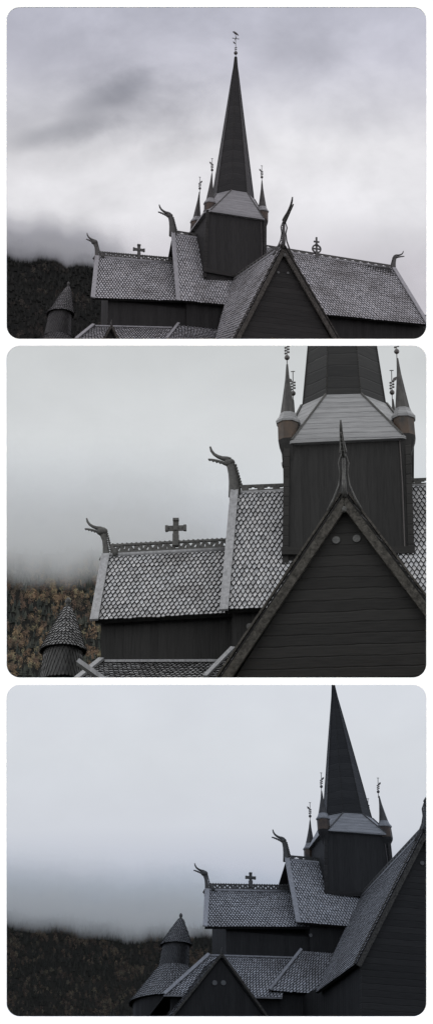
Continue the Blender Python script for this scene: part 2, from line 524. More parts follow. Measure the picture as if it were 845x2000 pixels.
# ------------------------------------------------------------------ ornaments
def dragon(parent, base, fwd, sc=1., jaw=1., kind='plain', lean=0.):
    """carved dragon head: neck, skull, open jaws curling up, mane along the neck"""
    base, fwd = V(base), V(fwd).normalized()
    side = fwd.cross(Vector((0, 0, 1)))
    P = lambda f, z, s=0.: base + fwd * f * sc + Vector((0, 0, z * sc)) + side * s * sc
    mb = MB()
    if kind == 'frontal':        # tall slender head with two side straps sweeping into the boards
        mb.tube([P(-.05, -.2), P(0, .15), P(.06, .55), P(.1, .85), P(.16, 1.02), P(.34, 1.1)],
                [.17 * sc, .14 * sc, .10 * sc, .11 * sc, .14 * sc, .07 * sc], 8, flat=.42, side=side)
    else:
        nk = .68 if kind == 'small' else 1.
        mb.tube([P(-.02, -.12), P(0, .1), P(.02, .36), P(.06, .6), P(.10, .80), P(.15, .96), P(.24, 1.04)],
                [.20 * sc * nk, .175 * sc * nk, .15 * sc * nk, .125 * sc * nk, .12 * sc, .13 * sc, .075 * sc], 8, flat=.7, side=side)
    neck = mb.build('dragon_head', 'carved', parent, smooth=True)
    if neck is None:
        return None
    j = jaw
    up = [(.14, .99), (.24, 1.045), (.36 * j, 1.075), (.48 * j, 1.13), (.59 * j, 1.21), (.665 * j, 1.32), (.70 * j, 1.45)]
    MB().tube([P(*q) for q in up], [r * sc for r in (.10, .085, .066, .055, .046, .04, .026)], 7, side=side).build('upper_jaw', 'carved', neck, smooth=True)
    lo = [(.13, .87), (.25, .885), (.36 * j, .945), (.50 * j, 1.00), (.63 * j, 1.035), (.755 * j, 1.06)]
    lb = MB().tube([P(*q) for q in lo], [r * sc for r in (.07, .052, .045, .040, .036, .026)], 7, side=side)
    for q in range(5):
        t = .28 + q * .1
        lb.ball(P(t * j + .03, .87 + .19 * (t - .2) / .55), .035 * sc, 6)
    lb.build('lower_jaw', 'carved', neck, smooth=True)
    mn = MB()
    for q in range(9):
        z = .16 + q * .085
        f = -.20 + .022 * q
        mn.ball(P(f, z), .045 * sc, 6)
        mn.bar(P(f, z), P(f + .1, z + .02), .03 * sc, .03 * sc)
    mn.build('mane', 'carved', neck)
    if kind != 'frontal':
        MB().ball(P(.15, .93), (.185 if kind == 'small' else .15) * sc, 10, (1.1, .75, .85)).build('skull', 'carved', neck, smooth=True)
    if kind == 'small':          # little crouching beast behind the neck
        b = MB().tube([P(-.34, -.02), P(-.30, .15), P(-.22, .30), P(-.17, .40)], [.14 * sc, .13 * sc, .08 * sc, .05 * sc], 7)
        b.build('crouching_beast', 'carved', neck, smooth=True)
        b = MB().tube([P(.08, .05), P(.16, -.12), P(.10, -.30), P(.05, -.42)], [.07 * sc, .09 * sc, .07 * sc, .04 * sc], 7)
        b.build('carved_tail', 'carved', neck, smooth=True)
    if kind == 'frontal':
        for s in (-1, 1):
            st = MB().tube([P(-.02, -.55, s * .42), P(0, -.22, s * .26), P(.03, .12, s * .13), P(.06, .45, s * .085), P(.1, .7, s * .125), P(.12, .95, s * .05)],
                           [.042 * sc, .036 * sc, .03 * sc, .026 * sc, .03 * sc, .02 * sc], 6)
            st.build('side_strap', 'carved', neck, smooth=True)
        MB().ball(P(.2, -.62), .06 * sc, 8, (1, 1, 1.6)).build('drop_knob', 'carved', neck, smooth=True)
        MB().tube([P(.19, .5), P(.2, .1), P(.2, -.56)], [.02 * sc, .032 * sc, .012 * sc], 6).build('front_rib', 'carved', neck, smooth=True)
    return neck


def latin_cross(parent, base, size, d):
    """carved square-ended cross with pierced arms on a short post"""
    base, d = V(base), V(d).normalized()
    up = Vector((0, 0, 1))
    y = d.cross(up)
    R = Matrix((d, y, up)).transposed()
    mb = MB()
    s = size
    c = base + up * (.18 + s * .5)
    mb.box(base + up * .10, (.17, .16, .36), R)
    mb.box(c, (s * .22, .10, s * .22), R)
    for ax, sg in ((d, 1), (d, -1), (up, 1), (up, -1)):
        o = up if ax is d else d
        for q in (-1, 1):
            mb.bar(c + ax * sg * s * .10 + o * q * s * .062, c + ax * sg * s * .40 + o * q * s * .062, .09, s * .055, up=y)
        mb.bar(c + ax * sg * s * .22 - o * s * .10, c + ax * sg * s * .22 + o * s * .10, .085, s * .06, up=y)
        dd = (s * .13, .11, s * .29) if ax is d else (s * .29, .11, s * .13)
        mb.box(c + ax * sg * s * .45, dd, R)
    return mb.build('ridge_cross', 'carved', parent)


def ring_cross(parent, base, h, d):
    base, d = V(base), V(d).normalized()
    up = Vector((0, 0, 1))
    y = d.cross(up)
    R = Matrix((d, y, up)).transposed()
    mb = MB()
    mb.box(base + up * h * .1, (.15, .15, h * .34), R)
    mb.bar(base, base + up * h, .09, .09)
    c = base + up * h * .42
    r = h * .19
    n = 20
    for i in range(n):
        a, b = 2 * math.pi * i / n, 2 * math.pi * (i + 1) / n
        mb.bar(c + d * r * math.cos(a) + up * r * math.sin(a), c + d * r * math.cos(b) + up * r * math.sin(b), .08, .07, up=y)
    mb.bar(c - d * r, c + d * r, .07, .07)
    mb.bar(base + up * h * .78 - d * h * .13, base + up * h * .78 + d * h * .13, .07, .08)
    mb.ball(base + up * h * .62, .1, 8)
    return mb.build('ring_cross', 'carved', parent)


def pierced_crest(parent, a, b, h):
    """nave crest: plank with a row of small cross-shaped piercings"""
    a, b = V(a), V(b)
    L = (b - a).length
    t = (b - a) / L
    up = Vector((0, 0, 1))
    mb = MB()
    th = .07
    mb.bar(a + up * h * .13, b + up * h * .13, th, h * .26)
    mb.bar(a + up * h * .84, b + up * h * .84, th, h * .32)
    n = max(2, int(L / .44))
    st = L / n
    for i in range(n):
        c0 = i * st
        mb.bar(a + t * (c0 - .005) + up * h * .47, a + t * (c0 + st * .44) + up * h * .47, th - .006, h * .42)
        for s0, s1 in ((.44, .64), (.80, 1.0)):
            mb.bar(a + t * (c0 + st * s0) + up * h * .6, a + t * (c0 + st * s1) + up * h * .6, th - .01, h * .16)
    return mb.build('ridge_crest', 'carved', parent)


def openwork_crest(parent, a, b, h):
    """chancel crest: carved openwork band above a rounded grey beam"""
    a, b = V(a), V(b)
    L = (b - a).length
    t = (b - a) / L
    up = Vector((0, 0, 1))
    mb = MB()
    mb.bar(a + up * .03, b + up * .03, .08, .06)
    mb.bar(a + up * h, b + up * h, .08, .06)
    n = int(L / .13)
    st = L / n
    for i in range(n):
        o = a + t * i * st
        z0, z1 = (.05, h - .02) if i % 2 else (h - .02, .05)
        mb.bar(o + up * z0, o + t * st * 1.0 + up * z1, .055, .075)
        mb.bar(o + t * st * random.uniform(.2, .8) + up * (h * random.uniform(.15, .3)), o + t * st * random.uniform(.2, .8) + up * (h * random.uniform(.7, .85)), .05, .075)
        mb.ball(o + t * st * .5 + up * (h + .035), .035, 5)
    ob = mb.build('ridge_crest', 'carved', parent)
    MB().tube([a - up * .05, b - up * .05], .075, 8).build('ridge_beam', 'grey_board', ob, smooth=True)
    return ob


def finial(parent, ball, h, big=False):
    """iron rod with ball, leaf collar, little flag and cross"""
    b = V(ball)
    up = Vector((0, 0, 1))
    mb = MB()
    r = .09 if big else .062
    mb.ball(b, r * 1.25, 10)
    mb.bar(b - up * .32, b + up * h, .024, .024)
    zz = (.22, .34) if big else (.15, .24, .33)
    for q, z in enumerate(zz):
        for s in (-1, 1):
            mb.ball(b + up * (z + .02 * s) + Vector((s * .045, 0, 0)), .034, 6)
    fz = h * .48
    d = -1 if big else random.choice((-1, 1))
    mb.slab([b + up * fz, b + up * (fz + .12) + Vector((d * .05, 0, 0)), b + up * (fz + .16) + Vector((d * .15, 0, 0)), b + up * (fz + .05) + Vector((d * .13, 0, 0))], Vector((0, .02, 0)))
    if big:
        mb.bar(b + up * h * .78 - Vector((.17, 0, 0)), b + up * h * .78 + Vector((.17, 0, 0)), .025, .03)
        mb.bar(b + up * h * .78 - Vector((0, .17, 0)), b + up * h * .78 + Vector((0, .17, 0)), .03, .025)
        for s in (-1, 1):
            mb.ball(b + up * h * .78 + Vector((s * .17, 0, 0)), .03, 6)
    ob = mb.build('finial', 'iron', parent)
    if big and ob is not None:
        c = b + up * (h + .06)
        mb = MB()
        mb.tube([c + Vector((.17, 0, -.10)), c + Vector((.07, 0, -.02)), c + Vector((-.03, 0, .03)), c + Vector((-.09, 0, .085)), c + Vector((-.13, 0, .09)), c + Vector((-.19, 0, .07))],
                [.018, .05, .066, .045, .038, .008], 8)
        mb.build('weathercock', 'iron', ob, smooth=True)
    elif ob is not None:
        mb = MB().bar(b + up * h * .98 - Vector((.06, 0, 0)), b + up * h * .98 + Vector((.06, 0, 0)), .02, .02)
        mb.build('finial_cross', 'iron', ob)
    return ob


def disc(name, parent, c, r, mat='vent'):
    c = V(c)
    k = 16
    a = [c + Vector((r * math.cos(2 * math.pi * i / k), 0, r * math.sin(2 * math.pi * i / k))) for i in range(k)]
    return MB().slab(a, Vector((0, -.035, 0))).build(name, mat, parent)


# ------------------------------------------------------------------ the church
def church(idx, sv, label, opts):
    global CUTS
    Q = {k: V(v) for k, v in sv['pts'].items()}
    SIZE[0] = (1.16, 1., 1.09)[idx]
    loc = V(sv['loc']) + Vector((0, 0, CAM_H))
    Rz = Matrix.Rotation(sv['yaw'], 3, 'Z')
    inv = Rz.transposed()
    # turf surface below and low cloud above, both in church axes
    CUTS = []
    cam = Vector((0, 0, CAM_H))
    for py, sg in opts['cut']:
        s = row(py)
        n = vpoint(0, 1, -s) - cam      # normal pointing down-view
        n.normalize()
        CUTS.append((inv @ (cam - loc), inv @ (n * sg)))
    root = D.objects.new('stave_church', None)
    COL.objects.link(root)
    root.location = loc - Vector((0, 0, H0))
    root.rotation_euler = (0, 0, sv['yaw'])
    root['label'] = label
    root['category'] = 'church'
    root['group'] = 'views of the stave church'
    up = Vector((0, 0, 1))
    BOT = -16.

    # ---- nave
    NL, NR, EL, ER = Q['N_L'], Q['N_R'], Q['NE_L'], Q['NE_R']
    nave, npos = roof_slope('nave_roof', root, NL, NR, ER, EL)
    mir = lambda p: Vector((p.x, NL.y + 1.7, NL.z + (p.z - NL.z) * .75))
    plain_slope('nave_roof', root, NR, NL, mir(EL), mir(ER))
    nn = npos(.0, .5)[1]
    cover_board('verge_board', nave, NL + up * .03, EL + (EL - NL).normalized() * .12, nn, .23, .06, drop=.07)
    cover_board('verge_board', nave, NR + up * .03, ER + (ER - NR).normalized() * .12, npos(1., .5)[1], .22, .06, drop=.07)
    MB().tube([NL + up * .02, NR + up * .02], .07, 8).build('ridge_beam', 'grey_board', nave, smooth=True)
    pierced_crest(nave, NL + up * .06 + Vector((.2, 0, 0)), NR + up * .06, .20)
    nw = abs(EL.y) - .3
    mb = MB()
    xl, xr = max(NL.x, EL.x) + .16, NR.x - .2
    z_e = max(EL.z, ER.z) + .3 * abs((NL.z - EL.z) / EL.y) - .28
    for (p, q) in (((xl, -nw, BOT), (xr, nw, 0)),):
        pr = [(xl, -nw, BOT), (xl, 1.3, BOT), (xl, 1.3, NL.z - 3.2), (xl, 0, NL.z - .35), (xl, -nw, z_e)]
        pr2 = [(ER.x + .8, q0[1], q0[2]) if q0[2] == BOT else (((NR.x - .25) if q0[1] == 0 else ER.x - .1), q0[1], q0[2]) for q0 in pr]
        mb.rings([[V(q0) for q0 in pr], [V(q0) for q0 in pr2]])
    mb.build('nave_wall', 'tar_wall', root)
    if 'V3' in Q:
        disc('vent_disc', root, (Q['V3'].x, -nw - .002, Q['V3'].z), .085)

    # ---- chancel
    CL, CR, CEL, CER = Q['C_L'], Q['C_R'], Q['CE_L'], Q['CE_R']
    xg_ = max(NL.x, EL.x) + .1
    CRx = CR + (CR - CL).normalized() * max(0., (xg_ - CR.x))
    CERx = CER + (CER - CEL).normalized() * max(0., (xg_ - CER.x))
    chan, cpos = roof_slope('chancel_roof', root, CL, CRx, CERx, CEL)
    mc = lambda p: Vector((CL.x + .1 if p.x < CL.x + 1 else p.x, .45, CL.z - 1.5))
    plain_slope('chancel_roof', root, CRx, CL, mc(CEL), mc(CERx))
    cn = cpos(0, .5)[1]
    cover_board('verge_board', chan, CL + up * .03, CEL + (CEL - CL).normalized() * .1, cn, .23, .06, drop=.07)
    openwork_crest(chan, CL + up * .12 + Vector((.12, 0, 0)), CRx + up * .12, .25)
    cw = abs(CEL.y) - .3
    cxl = max(CL.x, CEL.x) + .12
    zc = CEL.z + .3 * abs((CL.z - CEL.z) / CEL.y) - .28
    mb = MB()
    mb.slab([(cxl, -cw, BOT), (cxl + .25, .35, BOT), (cxl + .25, .35, CL.z - 1.4), (cxl + .15, 0, CL.z - .3), (cxl, -cw, zc)], (xl - cxl + .05, 0, 0))
    mb.build('chancel_wall', 'tar_wall', root)
    cs = (Q['crosstop'] - Q['cross']).length
    latin_cross(chan, Q['cross'] - up * .12 * 0, max(.5, cs * .78 if idx != 1 else cs * .93), Vector((1, 0, 0)))

    # ---- tower
    a, b, a0, b0 = Q['TFL'], Q['TFR'], Q['TFLb'], Q['TFRb']
    dx = (b - a)
    dp = Vector((-dx.y, dx.x, 0)).normalized() * (2 * sv['wt'])
    ext = 2.6
    a1 = a0 + (a0 - a).normalized() * ext
    b1 = b0 + (b0 - b).normalized() * ext
    tower = MB().hexa([a1, b1, b1 + dp, a1 + dp, a, b, b + dp, a + dp]).build('tower', 'tar_wall', root)
    for p, q, sx in ((a0 - (a - a0).normalized() * .3, a, -1), (b0 - (b - b0).normalized() * .3, b, 1)):
        MB().bar(p + Vector((sx * .0, -.02, 0)), q + Vector((sx * .0, -.02, 0)), .16, .10, up=(0, 1, 0)).build('corner_board', 'tar_gable', tower)
    MB().bar(a0 + Vector((-.1, -.09, .10)), b0 + Vector((.1, -.09, .10)), .14, .22).build('foot_board', 'tar_gable', tower)
    ctr = (a + b) / 2 + dp / 2
    ca = lerp(a, b, .93) + Vector((0, -.03, -.05))
    cb_ = lerp(a0, b0, .95) + Vector((0, -.03, 0))
    MB().tube([ca, lerp(ca, cb_, .4) + Vector((.02, -.01, 0)), cb_], .018, 5).build('lightning_cable', 'iron', tower)
    # skirt roof: square eave -> octagon at the foot of the spire
    rotz = math.atan2(dx.y, dx.x)
    w0, w1 = Q['S0'], Q['S1']
    ap = (w1 - w0).length / 2
    sc_ = Vector(((w0.x + w1.x) / 2, 0, (w0.z + w1.z) / 2))
    ro = ap / math.cos(math.pi / 8)
    octo = ringpts(sc_ - up * .02, ro * 1.03, 8, math.pi / 8, rotz)
    ov = .17
    ex = dx.normalized()
    ey = dp.normalized()
    hw = dx.length / 2
    hd = sv['wt']
    sl = (b - a).z / dx.length
    zt = ctr.z - .05
    cx_, cy_ = hw - .14, hd - .14
    eave = []
    for px_, py_ in ((hw + ov, cy_), (cx_, hd + ov), (-cx_, hd + ov), (-hw - ov, cy_), (-hw - ov, -cy_), (-cx_, -hd - ov), (cx_, -hd - ov), (hw + ov, -cy_)):
        q = ctr + ex * px_ + ey * py_
        q.z = zt + px_ * sl
        eave.append(q)
    skirt = MB().rings([[q - up * .08 for q in eave], eave, octo]).build('skirt_roof', 'skirt_board', root)
    cor = dict(enumerate(eave))
    # raised battens over the hips
    for i, c in ((5, 5), (6, 6), (4, 4), (7, 7)):
        MB().bar(octo[i] + up * .02, cor[c] + up * .03, .06, .05).build('hip_batten', 'carved', skirt)
    # spire
    ax1 = Q['S']
    zs, zt2 = sc_.z, ax1.z
    prof = opts['spire']
    rings = []
    for t, r in prof:
        c = lerp(sc_, ax1, t)
        rings.append(ringpts(c, ap * r / math.cos(math.pi / 8), 8, math.pi / 8, rotz))
    spire = MB().rings(rings).build('spire', 'tar_spire', root)
    for j in range(8):
        mbs = MB()
        mbs.tube([r[j] for r in rings], [.022] * (len(rings) - 1) + [.015], 5)
        mbs.build('hip_seam', 'tar_gable', spire)
    if opts.get('vane'):
        finial(spire, ax1 + up * .26, 1.2, big=True)

    # corner turrets
    for nm in ('FL', 'FR', 'BL', 'BR'):
        q, bl = V(sv['cap'][nm]), V(sv['ball'][nm])
        axis = (bl - q)
        at = lambda z: q + axis * (z / axis.z)
        tcor = {'FL': a, 'FR': b, 'BL': a + dp, 'BR': b + dp}[nm]
        r = .31
        n8 = 8
        foot = tcor + Vector((0, 0, -1.0)) + (ctr - tcor).normalized() * .22
        foot.z = tcor.z - 1.0
        zb_ = q.z - .80
        body = MB().rings([ringpts(at(-.80), r * .97, n8), ringpts(at(-.22), r, n8)]).build('corner_turret', 'rust', root)
        if body is None:
            continue
        MB().rings([ringpts(foot, .10, n8), ringpts(lerp(foot, at(-.88), .93), r * .93, n8), ringpts(at(-.80), r * .98, n8)]).build('bracket', 'tar_wall', body)
        cap = MB().rings([ringpts(at(-.27), r * 1.1, n8), ringpts(at(-.21), r * 1.17, n8), ringpts(at(-.07), r * .86, n8), ringpts(at(.05), r * .74, n8)]).build('turret_cap', 'skirt_board', body)
        hc = axis.z - .22
        cone = MB().rings([ringpts(at(.045), r * .72, n8), ringpts(at(hc * .35), r * .47, n8), ringpts(at(hc * .7), r * .22, n8), ringpts(at(hc), r * .09, n8)]).build('turret_spirelet', 'turret_wood', body)
        if cone is not None:
            finial(cone, bl, .72)

    # ---- transept: gable towards the viewer
    G, TB = Q['G'], Q['TB']
    dl = (Q['barL'] - G) if 'barL' in Q else (Q['GE_L'] - G)
    dr = (Q['barR'] - G) if 'barR' in Q else (Q['GE_R'] - G)
    GL = G + dl * opts['gl']
    GR = G + dr * opts['gr']
    sgl = dl.z / dl.x
    yv = Q['GV_L'].y
    VL = Q['GV_L'].copy()
    k = (GL - G)
    VL = Vector((GL.x + (Q['GV_L'].x - Q['GE_L'].x), yv, GL.z + (Q['GV_L'].z - Q['GE_L'].z)))
    VR = Vector((GR.x, yv, GR.z + (Q['GV_L'].z - Q['GE_L'].z)))
    TBL = TB + Vector((0, .25, 0))
    tr, tpos = roof_slope('transept_roof', root, TBL, G, GL, VL, lift=.05, w=.17)
    tr2, tpos2 = roof_slope('transept_roof', root, G, TBL, VR, GR)
    MB().tube([G + up * .03, TBL + up * .03], .07, 8).build('ridge_beam', 'grey_board', tr, smooth=True)
    pierced_crest(tr, G + up * .08 + Vector((0, .15, 0)), TBL + up * .08, .20)
    # gable wall a little behind the front boards
    off = .22
    gw = G + Vector((0, off, -.25))
    lw, rw = GL + Vector((.25, off, -.1)), GR + Vector((-.25, off, -.1))
    wall = MB().slab([gw, lw, Vector((lw.x, lw.y, BOT)), Vector((rw.x, rw.y, BOT)), rw], (0, .3, 0)).build('transept_gable', 'tar_gable', root)
    sw = MB()
    for e, v_, s in ((GL, VL, 1), (GR, VR, -1)):
        p = [Vector((e.x + s * .28, e.y + off + .3, BOT)), Vector((v_.x + s * .28, v_.y + 3.2, BOT))]
        sw.slab([p[0], p[1], Vector((p[1].x, p[1].y, v_.z + .5)), Vector((p[0].x, p[0].y, e.z + .15))], (s * .2, 0, 0))
    sw.build('transept_wall', 'tar_wall', root)
    for nm in ('V1', 'V2'):
        if nm in Q:
            disc('vent_disc', wall, Q[nm] + Vector((0, off, 0)), opts.get('vr', .10))
    for e, t_ in ((GL, dl), (GR, dr)):
        t = t_.normalized()
        perp = Vector((t.z, 0, -t.x))
        if perp.z > 0:
            perp = -perp
        e2 = e + t * .10
        s0, s1 = G, e2
        bw = opts.get('bw', .22)
        p = []
        for y in (0., .13):
            p += [s0 + Vector((0, y - .02, 0)), s1 + Vector((0, y - .02, 0)), s1 + perp * bw + Vector((0, y - .02, 0)), s0 + up * (-bw / max(.2, abs(perp.z))) + Vector((0, y - .02, 0))]
        bb = MB().hexa(p).build('bargeboard', 'bark_board', root)
        n_ = -perp
        if bb is not None:
            cover_board('cap_board', bb, s0 + Vector((0, .06, 0)), s1 + Vector((0, .06, 0)), n_, .15, .05, mat='bark_board', drop=.09)
    dragon(tr, G + up * .12 + Vector((0, -.02, 0)), (0, -1, 0), sc=opts.get('dg', 1.05), jaw=opts.get('dgj', 1.6), kind='frontal')

    # ---- dragon heads on the other gables
    dragon(nave, NL + up * .05, (-1, 0, 0), sc=opts.get('dn', 1.0), jaw=opts.get('dnj', 1.))
    dragon(chan, CL + up * .05, (-1, 0, 0), sc=opts.get('dc', .82), jaw=opts.get('dcj', 1.), kind='small')
    if opts.get('full'):
        dragon(nave, NR + up * .05, (1, 0, 0), sc=.82, jaw=1.05)
        ring_cross(nave, Q['ring'] - up * .05, (Q['ringtop'] - Q['ring']).z, Vector((1, 0, 0)))

    # ---- apse turret: drum, shingled cone, ring of lower roof
    A, AB = Q['A'], Q['AB']
    pl, pr_ = Q['apL'], Q['apR']
    r1 = (pr_ - pl).length / 2
    c1 = (pl + pr_) / 2
    c1.y = AB.y
    d0 = (Q['drL'] + Q['drR']) / 2
    d0.y = AB.y
    r0 = (Q['drR'] - Q['drL']).length / 2
    rd = r1 * .90
    topz = A - up * .28
    cone = MB().rings([ringpts(c1, r1 * .96, 20), ringpts(lerp(c1, topz, .995), .07, 20)]).build('apse_cone', 'underlay', root)

    def cpos_(u, v):
        an = 2 * math.pi * u
        st = math.floor(v * 3 - 1e-6)
        c = lerp(topz, c1, v)
        r = .07 + (r1 - .07) * (v ** .92) + .018 * st
        n = Vector((math.cos(an), math.sin(an), .45)).normalized()
        return c + Vector((r * math.cos(an), r * math.sin(an), 0)), n
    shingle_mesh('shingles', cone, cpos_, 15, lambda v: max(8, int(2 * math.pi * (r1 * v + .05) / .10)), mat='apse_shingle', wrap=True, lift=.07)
    MB().tube([topz - up * .05, topz + up * .1, topz + up * .2, topz + up * .29], [.10, .05, .085, .02], 8).ball(topz + up * .15, .085, 8).build('apse_finial', 'carved', cone, smooth=True)
    dl_ = d0 - c1
    d1 = c1 + dl_ * 1.15
    rb = max(r0, rd)
    drum = MB().rings([ringpts(d1, rb * .97, 20), ringpts(c1 + up * .06, rd * .97, 20)]).build('apse_drum', 'tar_wall', root)

    def dpos_(u, v):
        an = 2 * math.pi * u
        c = lerp(c1, d1, v)
        r = rd + (rb - rd) * v
        n = Vector((math.cos(an), math.sin(an), .05)).normalized()
        return c + Vector((r * math.cos(an), r * math.sin(an), 0)), n
    if drum is not None:
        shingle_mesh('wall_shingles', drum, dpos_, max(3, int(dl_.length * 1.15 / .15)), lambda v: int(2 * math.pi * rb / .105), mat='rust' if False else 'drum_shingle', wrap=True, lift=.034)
    sk = Q.get('skL')
    if sk is not None:
        zb = sk.z if idx == 2 else d0.z - 1.3
        rr = (c1.x - sk.x) if idx == 2 else r0 + 1.3
        ct, cb = Vector((d0.x, AB.y, d0.z + .05)), Vector((d0.x, AB.y, zb))
        if idx == 2:
            rr = d0.x - sk.x
        lr = MB().rings([ringpts(cb, rr * .97, 28), ringpts(ct, r0 * 1.0, 28)]).build('apse_skirt_roof', 'underlay', root)

        def spos_(u, v):
            an = 2 * math.pi * u
            c = lerp(ct, cb, v)
            r = r0 + (rr - r0) * v
            n = Vector((math.cos(an) * .75, math.sin(an) * .75, .66)).normalized()
            return c + Vector((r * math.cos(an), r * math.sin(an), 0)), n
        if lr is not None:
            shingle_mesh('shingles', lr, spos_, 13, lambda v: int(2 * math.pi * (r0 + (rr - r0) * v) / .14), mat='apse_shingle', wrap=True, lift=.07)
        MB().rings([ringpts(Vector((cb.x, cb.y, BOT)), rr * .93, 24), ringpts(cb + up * .02, rr * .93, 24)]).build('apse_wall', 'tar_wall', root)

    # ---- lower roofs round chancel and nave
    ATL, ATR, AEL = Q['AT_L'] if 'AT_L' in Q else Q['AT_L'], Q['AT_R'], Q['AE_L']
    AER = Q.get('AE_R')
    if AER is None:
        AER = Vector((ATR.x + .2, AEL.y, ATR.z + (AEL.z - ATL.z)))
    low, lpos = roof_slope('lower_chancel_roof', root, ATL, ATR, AER, AEL)
    ln_ = lpos(.02, .5)[1]
    if low is not None:
        cover_board('hip_board', low, ATL + up * .05, AEL, ln_, .16, .07, drop=.06)
        MB().bar(ATL + up * .05 + Vector((.1, -.06, 0)), ATR + up * .05 + Vector((0, -.06, 0)), .09, .07).build('top_fillet', 'grey_board', low)
        MB().bar(AEL + up * -.02, AER + up * -.02, .10, .07).build('eave_board', 'skirt_board', low)
    mb = MB()
    bk = Vector((AEL.x + .6, 1.5, AEL.z))
    mb.slab([ATL, AEL, bk, Vector((ATL.x, 1.0, ATL.z))], (0, 0, -.08))
    mb.build('lower_chancel_roof', 'underlay', root)
    mb = MB()
    lx = min(AEL.x + .35, ATL.x)
    mb.slab([(lx + .1, AEL.y + .3, BOT), (AER.x, AER.y + .3, BOT), (AER.x, AER.y + .3, AER.z), (lx + .1, AEL.y + .3, AEL.z)], (0, .2, 0))
    mb.build('lower_chancel_wall', 'tar_wall', root)
    BT, BE = Q['BT'], Q['BE']
    BTR = Vector((VL.x + 2.5, BT.y, BT.z))
    BER = Q.get('BE_R')
    BER = Vector((VL.x + .4, BE.y, BE.z)) if BER is None else BER + Vector((.3, 0, 0))
    low2, l2 = roof_slope('lower_nave_roof', root, BT, BTR, BER, BE)
    if low2 is not None:
        cover_board('hip_board', low2, BT + up * .05, BE, l2(.02, .5)[1], .13, .07, drop=.06)
    mb = MB()
    mb.slab([(BE.x + .3, BE.y + .25, BOT), (BER.x + 2, BER.y + .25, BOT), (BER.x + 2, BER.y + .25, BER.z), (BE.x + .3, BE.y + .25, BE.z)], (0, .2, 0))
    mb.build('lower_nave_wall', 'tar_wall', root)
    mb = MB()
    mb.slab([BT, BE, Vector((BE.x + .5, BT.y + 1.0, BE.z)), Vector((BT.x + .2, BT.y + .6, BT.z))], (0, 0, -.08))
    mb.build('lower_nave_roof', 'underlay', root)

    # ---- porch gable in front of the chancel
    PA = Q['PA']
    if idx == 1:
        PR = Q['PR']
        bd = MB().bar(PA, PR + (PR - PA) * .3, .12, .24, up=(0, -1, .2)).build('bargeboard', 'grey_board', root)
    else:
        PL = Q['PL']
        dl2 = PL - PA
        PLx = PA + dl2 * (1.25 if idx == 0 else 1.05)
        d2 = (Q['PR'] - PA) if 'PR' in Q else Vector((-dl2.x, 0, dl2.z * .97))
        PRx = PA + d2 * (dl2.z / d2.z) * 1.05
        back = Vector((0, 2.6, 0.0))
        pw = MB().slab([PA + Vector((0, .1, -.1)), PLx + Vector((.1, .1, 0)), Vector((PLx.x + .1, PLx.y + .1, BOT)), Vector((PRx.x - .1, PRx.y + .1, BOT)), PRx + Vector((-.1, .1, 0))], (0, .2, 0)).build('porch_gable', 'tar_wall', root)
        roof_slope('porch_roof', root, PA + back, PA, PLx, PLx + back)
        roof_slope('porch_roof', root, PA, PA + back, PRx + back, PRx)
        for e in (PLx, PRx):
            MB().bar(PA + Vector((0, -.03, .02)), e + Vector((0, -.03, .02)), .10, .16, up=(0, -1, 0)).build('bargeboard', 'bark_board', root)
        tip = MB().tube([PA + up * -.15, PA + up * .12, PA + Vector((0, -.12, .32))], [.10, .06, .02], 7).build('porch_finial', 'carved', root)
        for nm in ('PV1', 'PV2'):
            if nm in Q and pw is not None:
                disc('vent_disc', pw, Q[nm] + Vector((0, .1, 0)), .12)
    CUTS = []
    return root


MT['drum_shingle'] = wood('tarred_drum_shingle', (.010, .010, .010), (.034, .033, .031), rough=.6, scale=6, spec=.4, attr='tint')

LIN = [(0, 1), (1, .06)]
OPTS = [
    dict(cut=[(664., 1)], spire=[(0, 1.0), (.04, .965), (.5, .515), (.88, .15), (.93, .095), (1, .055)], vane=True, full=True, gl=1.4, gr=1.4, dg=1.28, dgj=1.9, dn=1.15, dnj=.95, dc=.95, dcj=.85, vr=.07, bw=.22),
    dict(cut=[(1326.5, 1), (673.0, -1)], spire=[(0, 1.0), (.25, .815), (.6, .53), (1, .2)], gl=1.25, gr=2.0, dg=1.0, dgj=1.6, dn=1.0, dc=.82, vr=.10),
    dict(cut=[(1989.5, 1), (1336.0, -1)], spire=[(0, 1.0), (.5, .52), (.9, .12), (1, .05)], gl=1.0, gr=1.0, dg=1.2, dn=1.0, dc=.9, vr=.1),
]
LABELS = [
    'dark stave church showing its whole spire and weathercock, in the topmost opening',
    'dark stave church seen close up with its spire cut off, in the middle opening',
    'dark stave church in dim bluish light with a porch gable, in the lowest opening',
]
for i in range(3):
    church(i, SURVEY[i], LABELS[i], OPTS[i])


# ------------------------------------------------------------------ terrain, woods, cloud bank, sky
def tag(o, kind=None, label=None, cat=None, group=None):
    if kind:
        o['kind'] = kind
    if label:
        o['label'] = label
    if cat:
        o['category'] = cat
    if group:
        o['group'] = group
    return o


def prof_x(pts, u):
    """piecewise-linear skyline height over u"""
    if u <= pts[0][0]:
        return pts[0][1]
    for (a, b), (c, d) in zip(pts, pts[1:]):
        if u <= c:
            return b + (d - b) * (u - a) / (c - a)
    return pts[-1][1]


